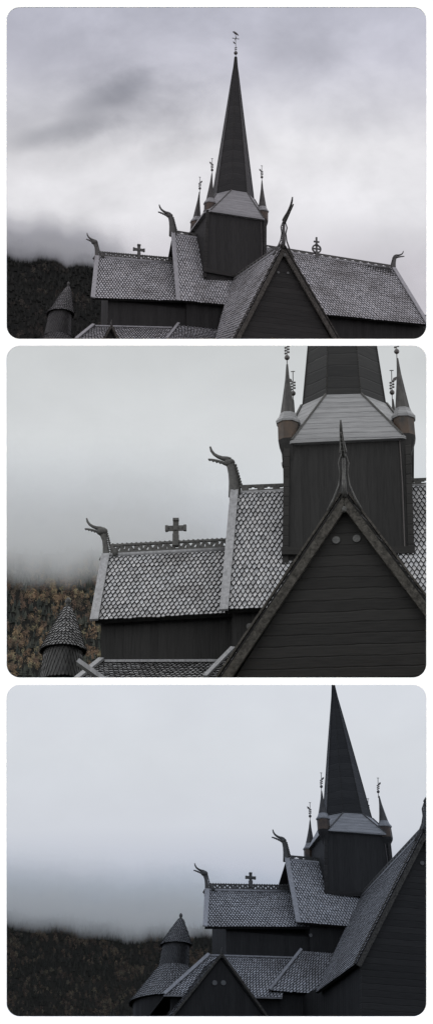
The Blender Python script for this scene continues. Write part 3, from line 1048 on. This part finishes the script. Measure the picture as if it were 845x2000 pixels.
VIEWS = [
    dict(top=-330., bot=664.3, crest=[(-300, 466), (13, 470), (90, 484), (185, 502), (420, 566), (900, 620)],
         fog=[(-300, 496), (13, 500), (90, 514), (185, 532), (420, 590), (900, 640)], fogh=30., fade=(150, 300), z0=1500., z1=2600.,
         near=2.15, near_c=(1, 1, 1.01), far=.85, n_trees=5600, tone=.85, sat=.25, warm=.12, tw=7.,
         ramp=[(-330, (176, 178, 192)), (13, (186, 187, 200)), (130, (196, 196, 207)), (290, (226, 225, 229)), (430, (226, 225, 229)), (520, (207, 204, 210)), (700, (204, 201, 208))],
         smudge=1.0),
    dict(top=672.6, bot=1326.8, crest=[(-300, 1072), (13, 1076), (110, 1084), (200, 1074), (500, 1100), (900, 1120)],
         fog=[(-300, 1146), (13, 1150), (110, 1158), (200, 1148), (500, 1168), (900, 1188)], fogh=84., fade=(230, 560), z0=1500., z1=2700.,
         near=2.6, near_c=(1.03, 1, .96), far=1.25, n_trees=5600, tone=1.75, sat=.62, warm=.62, tw=9.5,
         ramp=[(672, (204, 207, 208)), (850, (213, 216, 218)), (960, (209, 213, 217)), (1030, (199, 203, 211)), (1100, (184, 189, 199)), (1327, (140, 142, 148))],
         smudge=.12),
    dict(top=1335.6, bot=1989.8, crest=[(-300, 1778), (13, 1782), (80, 1792), (190, 1802), (300, 1810), (420, 1818), (900, 1838)],
         fog=[(-300, 1812), (13, 1816), (80, 1826), (190, 1836), (300, 1843), (420, 1850), (900, 1866)], fogh=46., fade=(330, 560), z0=1700., z1=3000.,
         near=1.32, near_c=(.93, .99, 1.12), far=.8, n_trees=7000, tone=.85, sat=.38, warm=.42, tw=6.5,
         ramp=[(1335, (215, 219, 226)), (1480, (213, 217, 223)), (1620, (207, 211, 219)), (1700, (190, 195, 207)), (1745, (166, 176, 191)), (1785, (134, 147, 164)), (1990, (110, 122, 138))],
         smudge=.12),
]
ZB = 4200.


def sky_mat(i, vw):
    m = D.materials.new('overcast_sky')
    m.use_nodes = True
    nt = m.node_tree
    N, L = nt.nodes, nt.links
    N.clear()
    out = N.new('ShaderNodeOutputMaterial')
    em = N.new('ShaderNodeEmission')
    L.new(em.outputs[0], out.inputs['Surface'])
    tc = N.new('ShaderNodeTexCoord')
    sp = N.new('ShaderNodeSeparateXYZ')
    L.new(tc.outputs['Object'], sp.inputs[0])
    # height on the far cloud wall, 0 at the foot, 1 at the top of the shell
    hi, lo = -row(vw['top']) * ZB, -row(vw['bot']) * ZB
    mr = N.new('ShaderNodeMapRange')
    mr.inputs['From Min'].default_value = hi
    mr.inputs['From Max'].default_value = lo
    L.new(sp.outputs['Y'], mr.inputs['Value'])
    # wavy cloud layers
    nz = N.new('ShaderNodeTexNoise')
    nz.inputs['Scale'].default_value = 1.
    nz.inputs['Detail'].default_value = 7
    nz.inputs['Roughness'].default_value = .56
    nz.inputs['Distortion'].default_value = .15
    mp = N.new('ShaderNodeMapping')
    k = 6000. / ZB / 150.
    mp.inputs['Scale'].default_value = (k * .75, k * 1.0, k * .02)
    mp.inputs['Rotation'].default_value = (0, 0, math.radians(-24))
    mp.inputs['Location'].default_value = (3.1 + 5 * i, 1.7, .4)
    L.new(tc.outputs['Object'], mp.inputs['Vector'])
    L.new(mp.outputs['Vector'], nz.inputs['Vector'])
    wob = N.new('ShaderNodeMath')
    wob.operation = 'MULTIPLY_ADD'
    ns = N.new('ShaderNodeMath')
    ns.operation = 'SUBTRACT'
    L.new(nz.outputs['Fac'], ns.inputs[0])
    ns.inputs[1].default_value = .5
    L.new(ns.outputs[0], wob.inputs[0])
    wob.inputs[1].default_value = .10
    L.new(mr.outputs['Result'], wob.inputs[2])
    rp = N.new('ShaderNodeValToRGB')
    el = rp.color_ramp.elements
    stops = [((py - vw['top']) / (vw['bot'] - vw['top']), c) for py, c in vw['ramp']]
    for q, (t, c) in enumerate(stops):
        e = el[q] if q < 2 else el.new(min(1, t))
        e.position = min(1., max(0., t))
        e.color = (*srgb(*c), 1)
    L.new(wob.outputs[0], rp.inputs['Fac'])
    col = rp.outputs['Color']
    # darker cloud patches: (x, y, rx, ry, tilt, strength)
    patches = [(110, 235, 330, 130, -.12, .30), (225, 185, 140, 48, -.5, .38), (110, 266, 150, 34, -.2, .36), (60, 60, 200, 70, 0, .12), (170, 130, 260, 90, .1, .22), (330, 300, 150, 40, -.35, .12), (620, 95, 150, 60, -.25, .16), (760, 480, 170, 120, .1, .10), (30, 490, 190, 40, .15, .16)] if i == 0 else \
              ([(200, 1095, 300, 40, .05, .05)] if i == 1 else [(90, 1480, 220, 60, 0, .03), (150, 1790, 300, 40, 0, .1)])
    for (px, py, rx, ry, tl, st) in patches:
        vm = N.new('ShaderNodeMapping')
        vm.vector_type = 'TEXTURE'
        vm.inputs['Location'].default_value = ((px - 422.5) / 6000 * ZB, -row(py) * ZB, -ZB)
        vm.inputs['Rotation'].default_value = (0, 0, -tl)
        vm.inputs['Scale'].default_value = (rx / 6000 * ZB, ry / 6000 * ZB, 3000)
        av = N.new('ShaderNodeVectorMath')
        av.operation = 'MULTIPLY_ADD'
        L.new(nz.outputs['Color'], av.inputs[0])
        av.inputs[1].default_value = (1.1, 1.3, 0)
        av.inputs[2].default_value = (-.55, -.65, 0)
        L.new(tc.outputs['Object'], vm.inputs['Vector'])
        ad = N.new('ShaderNodeVectorMath')
        ad.operation = 'ADD'
        L.new(vm.outputs['Vector'], ad.inputs[0])
        L.new(av.outputs[0], ad.inputs[1])
        ln = N.new('ShaderNodeVectorMath')
        ln.operation = 'LENGTH'
        L.new(ad.outputs[0], ln.inputs[0])
        m2 = N.new('ShaderNodeMapRange')
        m2.interpolation_type = 'SMOOTHSTEP'
        m2.inputs['From Min'].default_value = 1.05
        m2.inputs['From Max'].default_value = .1
        m2.inputs['To Max'].default_value = st
        L.new(ln.outputs['Value'], m2.inputs['Value'])
        mx = N.new('ShaderNodeMix')
        mx.data_type = 'RGBA'
        L.new(m2.outputs['Result'], mx.inputs[0])
        L.new(col, mx.inputs[6])
        mx.inputs[7].default_value = (*srgb(96, 100, 112), 1)
        col = mx.outputs[2]
    # fine cloud mottling
    mm = N.new('ShaderNodeMapRange')
    mm.inputs['From Min'].default_value = .3
    mm.inputs['From Max'].default_value = .7
    a = .12 * vw['smudge'] + .016
    mm.inputs['To Min'].default_value = 1 - a
    mm.inputs['To Max'].default_value = 1 + a
    L.new(nz.outputs['Fac'], mm.inputs['Value'])
    # added glow: unseen ceiling brightened near the church, tuned over the hill
    dz = N.new('ShaderNodeMath')
    dz.operation = 'DIVIDE'
    L.new(sp.outputs['Z'], dz.inputs[0])
    dz.inputs[1].default_value = -ZB
    r3 = N.new('ShaderNodeValToRGB')
    r3.color_ramp.elements[0].position = .1
    r3.color_ramp.elements[0].color = tuple(vw['near'] * q for q in vw['near_c']) + (1,)
    r3.color_ramp.elements[1].position = .25
    r3.color_ramp.elements[1].color = (vw['far'],) * 3 + (1,)
    e = r3.color_ramp.elements.new(.97)
    e.color = (vw['far'],) * 3 + (1,)
    e = r3.color_ramp.elements.new(.995)
    e.color = (1, 1, 1, 1)
    L.new(dz.outputs[0], r3.inputs['Fac'])
    tn = N.new('ShaderNodeMix')
    tn.data_type = 'RGBA'
    tn.blend_type = 'MULTIPLY'
    tn.inputs[0].default_value = 1
    L.new(col, tn.inputs[6])
    L.new(r3.outputs['Color'], tn.inputs[7])
    col = tn.outputs[2]
    ml = N.new('ShaderNodeMath')
    ml.operation = 'MULTIPLY'
    L.new(mm.outputs['Result'], ml.inputs[0])
    ml.inputs[1].default_value = 1
    m3 = N.new('ShaderNodeMath')
    m3.operation = 'MULTIPLY'
    L.new(ml.outputs[0], m3.inputs[0])
    m3.inputs[1].default_value = 2 ** -EXPO
    L.new(col, em.inputs['Color'])
    L.new(m3.outputs[0], em.inputs['Strength'])
    m.cycles.emission_sampling = 'NONE'
    return m


def sky_shell(i, vw):
    """vault of overcast cloud over one hillside: far wall, plus unseen glowing ceiling and sides that light the church"""
    verts, faces = [], []
    zs = [62., 90., 140., 220., 400., 800., 1600., 2800., 3900., 4150., ZB]
    us = [-.30, -.27, -.2, -.13, -.06, 0, .06, .13, .2, .27, .30]
    st, sb = row(vw['top']), row(vw['bot'])
    # ceiling
    n = len(us)
    for z in zs:
        for u in us:
            verts.append((u * z + (8 if u > 0 else -8) * (abs(u) > .28), -st * z, -z))
    for a in range(len(zs) - 1):
        for b in range(n - 1):
            faces.append((a * n + b, a * n + b + 1, (a + 1) * n + b + 1, (a + 1) * n + b))
    # sides
    for sd in (0, n - 1):
        o = len(verts)
        for z in zs:
            u = us[sd]
            x = u * z + (8 if u > 0 else -8)
            for t in (0, .25, .5, .75, 1):
                verts.append((x, -(st + (sb - st) * t) * z, -z))
        for a in range(len(zs) - 1):
            for b in range(4):
                faces.append((o + a * 5 + b, o + a * 5 + b + 1, o + (a + 1) * 5 + b + 1, o + (a + 1) * 5 + b))
    # far wall
    o = len(verts)
    for t in range(9):
        for u in us:
            verts.append((u * ZB + (8 if u > 0 else -8) * (abs(u) > .28), -(st + (sb - st) * t / 8) * ZB, -ZB))
    for a in range(8):
        for b in range(n - 1):
            faces.append((o + a * n + b, o + a * n + b + 1, o + (a + 1) * n + b + 1, o + (a + 1) * n + b))
    me = D.meshes.new('sky')
    me.from_pydata(verts, [], faces)
    me.materials.append(sky_mat(i, vw))
    ob = D.objects.new('sky', me)
    COL.objects.link(ob)
    ob.rotation_euler = (math.pi / 2 + PITCH, 0, 0)
    ob.location = (0, 0, CAM_H)
    return tag(ob, 'structure')


def world_mesh(name, pts, faces, mat):
    me = D.meshes.new(name)
    me.from_pydata([tuple(p) for p in pts], [], faces)
    me.materials.append(MT[mat])
    ob = D.objects.new(name, me)
    COL.objects.link(ob)
    return ob


def hill_point(vw, u, t):
    """u = bearing (picture columns), t = 0 foot .. 1 crest"""
    z = vw['z0'] + (vw['z1'] - vw['z0']) * t
    z += 60 * mnoise.noise(Vector((u / 90., t * 3, vw['z0']))) * math.sin(math.pi * min(1, t))
    cr = prof_x(vw['crest'], u) + 9 * mnoise.noise(Vector((u / 60., 3.3, vw['bot'])))
    s = row(vw['bot']) + (row(cr) - row(vw['bot'])) * t
    return Vector(((u - 422.5) / 6000 * z, s * z, z))


def spruce(k):
    r = random.Random(k)
    vs, fs = [], []
    for lv in range(4):
        z0, z1 = .08 + lv * .2, .08 + lv * .2 + .34
        rr = .26 * (1 - lv * .23)
        b = len(vs)
        for j in range(7):
            a = 2 * math.pi * j / 7 + lv
            q = rr * r.uniform(.7, 1.15)
            vs.append((q * math.cos(a), q * math.sin(a), z0 - r.uniform(0, .05)))
        vs.append((0, 0, min(1., z1)))
        for j in range(7):
            fs.append((b + j, b + (j + 1) % 7, b + 7))
    return vs, fs


def birch(k):
    r = random.Random(100 + k)
    vs, fs = [], []
    for _ in range(46):
        while True:
            p = Vector((r.uniform(-1, 1), r.uniform(-1, 1), r.uniform(-1, 1)))
            if p.length < 1:
                break
        w = .30 * (1 - .25 * p.z) * (.8 + .3 * math.sin(5 * p.x + k))
        c = Vector((p.x * w, p.y * w, .58 + p.z * .40))
        s = r.uniform(.06, .13)
        b = len(vs)
        for _q in range(3):
            vs.append(tuple(c + Vector((r.uniform(-1, 1), r.uniform(-1, 1), r.uniform(-1, 1))) * s))
        fs.append((b, b + 1, b + 2))
    vs += [(-.015, 0, 0), (.015, 0, 0), (0, .0, .6)]
    fs.append((len(vs) - 3, len(vs) - 2, len(vs) - 1))
    return vs, fs


TREES = [spruce(k) for k in range(4)] + [birch(k) for k in range(6)]
GREEN = [(.026, .029, .024), (.032, .035, .026), (.022, .026, .022), (.040, .040, .030)]
WARM = [(.20, .11, .05), (.17, .10, .05), (.24, .15, .06), (.20, .16, .07), (.13, .075, .045), (.15, .085, .05), (.10, .075, .045)]


def forest(i, vw):
    r = random.Random(40 + i)
    V_, F_, T_ = [], [], []
    u0, u1 = -400., 640.
    for _ in range(vw['n_trees']):
        u = r.uniform(u0, u1)
        t = r.uniform(0, 1) ** .95
        p = hill_point(vw, u, t)
        g = mnoise.noise(Vector((u / 45., t * 7., 2.1 + i))) + .5 * mnoise.noise(Vector((u / 14., t * 20., 7.)))
        decid = g + r.uniform(-.25, .25) > (.5 - vw['warm'])
        px = p.z / 6000.
        h = vw['tw'] * px * r.uniform(1.2, 2.1) * (1.1 if not decid else 1.1)
        vs, fs = TREES[r.randrange(4, 10)] if decid else TREES[r.randrange(4)]
        a = r.uniform(0, 6.28)
        ca, sa = math.cos(a), math.sin(a)
        base = vpoint(*p)
        wd = h * r.uniform(.8, 1.25) * (.95 if decid else 1.)
        o = len(V_)
        for (x, y, z) in vs:
            V_.append((base.x + (x * ca - y * sa) * wd, base.y + (x * sa + y * ca) * wd, base.z - .04 * h + z * h))
        F_ += [tuple(q + o for q in f) for f in fs]
        wi = .5 + .75 * mnoise.noise(Vector((u / 26., t * 11., 5.5 + i))) + r.uniform(-.22, .22)
        c = WARM[min(6, max(0, int(wi * 7)))] if decid else r.choice(GREEN)
        k = r.uniform(.82, 1.15) * (vw['tone'] if decid else vw['tone'] * 1.25)
        gy = (c[0] + c[1] + c[2]) / 3
        T_ += [tuple((gy + (q - gy) * vw['sat']) * k for q in c)] * len(vs)
    me = D.meshes.new('forest')
    me.from_pydata(V_, [], F_)
    a = me.color_attributes.new('tint', 'FLOAT_COLOR', 'POINT')
    a.data.foreach_set('color', [q for t in T_ for q in (*t, 1.)])
    me.materials.append(MT['forest'])
    ob = D.objects.new('forest', me)
    COL.objects.link(ob)
    return ob


def cloud_bank(i, vw):
    """low cloud lying on the hill: thin at its foot, thick along the crest"""
    us = [-420 + q * 10 for q in range(128)]
    rows_ = [0, .12, .25, .4, .6, .85, 1.15, 1.35, 1.6, 1.9, 2.2, 2.5, 2.8, 3.1, 3.5, 3.9]
    verts, faces = [], []
    zb = vw['z1'] + 250.
    TM = 800.
    for back in (0, 1):
        for q, t in enumerate(rows_):
            for u in us:
                yb = prof_x(vw['fog'], u) + 16 * mnoise.noise(Vector((u / 70., 5., i * 3.))) + 9 * mnoise.noise(Vector((u / 24., 9., i)))
                py = yb - t * vw['fogh']
                tt = (yb - vw['bot']) / (prof_x(vw['crest'], u) - vw['bot'])
                zt = vw['z0'] + (vw['z1'] - vw['z0']) * tt      # where the foot touches the slope
                if back:
                    z = zb
                else:
                    f0, f1 = vw['fade']
                    fd = min(1., max(.0, (f1 - u) / (f1 - f0)))
                    fd = fd * fd * (3 - 2 * fd)
                    th = (zb - zt) + TM * min(t, 1.) ** 1.5 * (1 + .55 * mnoise.noise(Vector((u / 75., t * 1.7, 11. + i))) + .35 * mnoise.noise(Vector((u / 26., t * 3.4, 4. + i))))
                    if t > 1.15:
                        th *= max(.0, 1 - (t - 1.15) / 2.75) ** 2.3
                    z = zb - 2 - fd * th
                    z = min(z, zb - 2)
                verts.append(vpoint((u - 422.5) / 6000 * z, row(py) * z, z))
    n, m_ = len(us), len(rows_)
    I = lambda b, q, j: b * n * m_ + q * n + j
    for q in range(m_ - 1):
        for j in range(n - 1):
            faces.append((I(0, q, j), I(0, q, j + 1), I(0, q + 1, j + 1), I(0, q + 1, j)))
            faces.append((I(1, q, j), I(1, q + 1, j), I(1, q + 1, j + 1), I(1, q, j + 1)))
    for j in range(n - 1):
        faces.append((I(0, 0, j), I(1, 0, j), I(1, 0, j + 1), I(0, 0, j + 1)))
        faces.append((I(0, m_ - 1, j), I(0, m_ - 1, j + 1), I(1, m_ - 1, j + 1), I(1, m_ - 1, j)))
    for q in range(m_ - 1):
        faces.append((I(0, q, 0), I(0, q + 1, 0), I(1, q + 1, 0), I(1, q, 0)))
        faces.append((I(0, q, n - 1), I(1, q, n - 1), I(1, q + 1, n - 1), I(0, q + 1, n - 1)))
    me = D.meshes.new('fog')
    me.from_pydata([tuple(v) for v in verts], [], faces)
    m = D.materials.new('low_cloud')
    m.use_nodes = True
    nt = m.node_tree
    nt.nodes.clear()
    out = nt.nodes.new('ShaderNodeOutputMaterial')
    pv = nt.nodes.new('ShaderNodeVolumePrincipled')
    pv.inputs['Color'].default_value = FOG_C[i]
    pv.inputs['Density'].default_value = FOG_D[i]
    pv.inputs['Anisotropy'].default_value = .8
    nt.links.new(pv.outputs[0], out.inputs['Volume'])
    me.materials.append(m)
    bm = bmesh.new()
    bm.from_mesh(me)
    bmesh.ops.recalc_face_normals(bm, faces=bm.faces[:])
    bm.to_mesh(me)
    bm.free()
    ob = D.objects.new('fog', me)
    COL.objects.link(ob)
    return tag(ob, 'stuff', FOG_LABEL[i], 'fog')


FOG_C = [(.998, .998, 1, 1), (.99, .994, 1, 1), (.95, .978, 1, 1)]
FOG_D = [.0042, .0030, .0034]
FOG_LABEL = ['grey cloud bank lying on the dark hill left of the topmost church',
             'pale fog bank resting on the autumn wooded hill in the middle opening',
             'bluish low cloud above the dim wooded hill in the lowest opening']
WOOD_LABEL = ['nearly black wooded hillside behind the turret in the topmost opening',
              'orange and brown autumn wood on the hillside in the middle opening',
              'dim brown wood on the wide hillside in the lowest opening']
for i, vw in enumerate(VIEWS):
    sky_shell(i, vw)
    # turf slope the church stands on, running back to the hill's foot
    zs = [60.6, 80, 110, 150, 200, 400, 900, 1700, 2600, 3600, ZB - 5]
    us = [-.30, -.22, -.14, -.07, 0, .07, .14, .22, .30]
    pts, fc = [], []
    s = row(vw['bot'])
    for z in zs:
        for u in us:
            pts.append(vpoint(u * z * .995 + (7.8 if u > 0 else -7.8) * (abs(u) > .28), s * z, z))
    n = len(us)
    for a in range(len(zs) - 1):
        for b in range(n - 1):
            fc.append((a * n + b, a * n + b + 1, (a + 1) * n + b + 1, (a + 1) * n + b))
    tag(world_mesh('ground', pts, fc, 'ground'), 'structure')
    # hill
    pts, fc = [], []
    U = [-420 + q * 24 for q in range(62)]
    Tn = 26
    for q in range(Tn + 1):
        for u in U:
            pts.append(vpoint(*hill_point(vw, u, q / Tn)))
    for u in U:
        p = hill_point(vw, u, 1.)
        z = p.z + 500
        pts.append(vpoint((u - 422.5) / 6000 * z, row(vw['bot']) * z, z))
    n = len(U)
    for a in range(Tn + 1):
        for b in range(n - 1):
            fc.append((a * n + b, a * n + b + 1, (a + 1) * n + b + 1, (a + 1) * n + b))
    tag(world_mesh('hill', pts, fc, 'hill'), 'structure')
    tag(forest(i, vw), 'stuff', WOOD_LABEL[i], 'forest')
    cloud_bank(i, vw)


# ------------------------------------------------------------------ the white mount with three rounded openings
def mount():
    cu = D.curves.new('mount_outline', 'CURVE')
    cu.dimensions = '2D'
    cu.fill_mode = 'BOTH'
    z = 60.
    k = z / 6000.

    def loop(x0, y0, x1, y1, r, rev=False):
        pts = []
        for cx, cy, a0 in ((x1 - r, y1 - r, 0), (x0 + r, y1 - r, 90), (x0 + r, y0 + r, 180), (x1 - r, y0 + r, 270)):
            for q in range(13):
                a = math.radians(a0 + q * 90 / 12)
                pts.append((cx + r * math.cos(a), cy + r * math.sin(a)))
        sp = cu.splines.new('POLY')
        sp.points.add(len(pts) - 1)
        for p, (x, y) in zip(sp.points, pts):
            p.co = ((x - 422.5) * k, -(y - 1000) * k, 0, 1)
        sp.use_cyclic_u = True
    loop(-260, -160, 1105, 2160, 30)
    for y0, y1 in ((13, 661.5), (675, 1324), (1338, 1987)):
        loop(13, y0, 832, y1, 26)
    cu.extrude = .03
    tmp = D.objects.new('tmp', cu)
    COL.objects.link(tmp)
    bpy.context.view_layer.update()
    dg = bpy.context.evaluated_depsgraph_get()
    me = D.meshes.new_from_object(tmp.evaluated_get(dg))
    D.objects.remove(tmp)
    D.curves.remove(cu)
    me.name = 'white_mount'
    me.materials.clear()
    me.materials.append(MT['card'])
    ob = D.objects.new('white_mount', me)
    COL.objects.link(ob)
    ob.rotation_euler = (math.pi / 2 + PITCH, 0, 0)
    ob.location = vpoint(0, 0, z)
    return tag(ob, None, 'white card mount with three round-cornered openings stacked one above another', 'picture mount')


mount()

# meadow at the viewer's feet, out to the horizon
me = D.meshes.new('meadow')
S_ = 9000.
me.from_pydata([(-S_, -S_, 0), (S_, -S_, 0), (S_, S_, 0), (-S_, S_, 0)], [], [(0, 1, 2, 3)])
me.materials.append(wood('pale_gravel', (.30, .30, .29), (.5, .5, .48), rough=1, scale=.6, spec=.05))
g = D.objects.new('ground', me)
COL.objects.link(g)
tag(g, 'structure')

# ------------------------------------------------------------------ light, camera, render settings
SUN_EL, SUN_AZ = math.radians(24), math.radians(200)      # soft overcast sun behind the viewer
w = D.worlds.new('World')
SC.world = w
w.use_nodes = True
nt = w.node_tree
bg = nt.nodes['Background']
st = nt.nodes.new('ShaderNodeTexSky')
st.sky_type = 'NISHITA'
st.sun_disc = False
st.sun_elevation = SUN_EL
st.sun_rotation = SUN_AZ
nt.links.new(st.outputs[0], bg.inputs['Color'])
bg.inputs['Strength'].default_value = .08
sl = D.lights.new('sun', 'SUN')
sl.energy = .6
sl.angle = math.radians(15)
sl.color = (1, .98, .95)
so = D.objects.new('sun', sl)
COL.objects.link(so)
sd = Vector((math.sin(SUN_AZ) * math.cos(SUN_EL), math.cos(SUN_AZ) * math.cos(SUN_EL), math.sin(SUN_EL)))
so.rotation_euler = sd.to_track_quat('Z', 'Y').to_euler()
so.location = (0, -20, 40)

cd = D.cameras.new('camera')
cam = D.objects.new('camera', cd)
COL.objects.link(cam)
cam.location = (0, 0, CAM_H)
cam.rotation_euler = (math.pi / 2 + PITCH, 0, 0)
cd.sensor_fit = 'HORIZONTAL'
cd.sensor_width = 36
cd.lens = 36 * FOC
cd.clip_start = .5
cd.clip_end = 20000
SC.camera = cam

SC.render.engine = 'CYCLES'
cy = SC.cycles
cy.max_bounces = 12
cy.diffuse_bounces = 3
cy.glossy_bounces = 2
cy.transparent_max_bounces = 8
cy.volume_bounces = 10
cy.caustics_reflective = False
cy.caustics_refractive = False
cy.use_denoising = True
vs_ = SC.view_settings
vs_.view_transform = 'Standard'
vs_.look = 'None'
vs_.exposure = EXPO
vs_.gamma = 1
vs_.use_curve_mapping = False
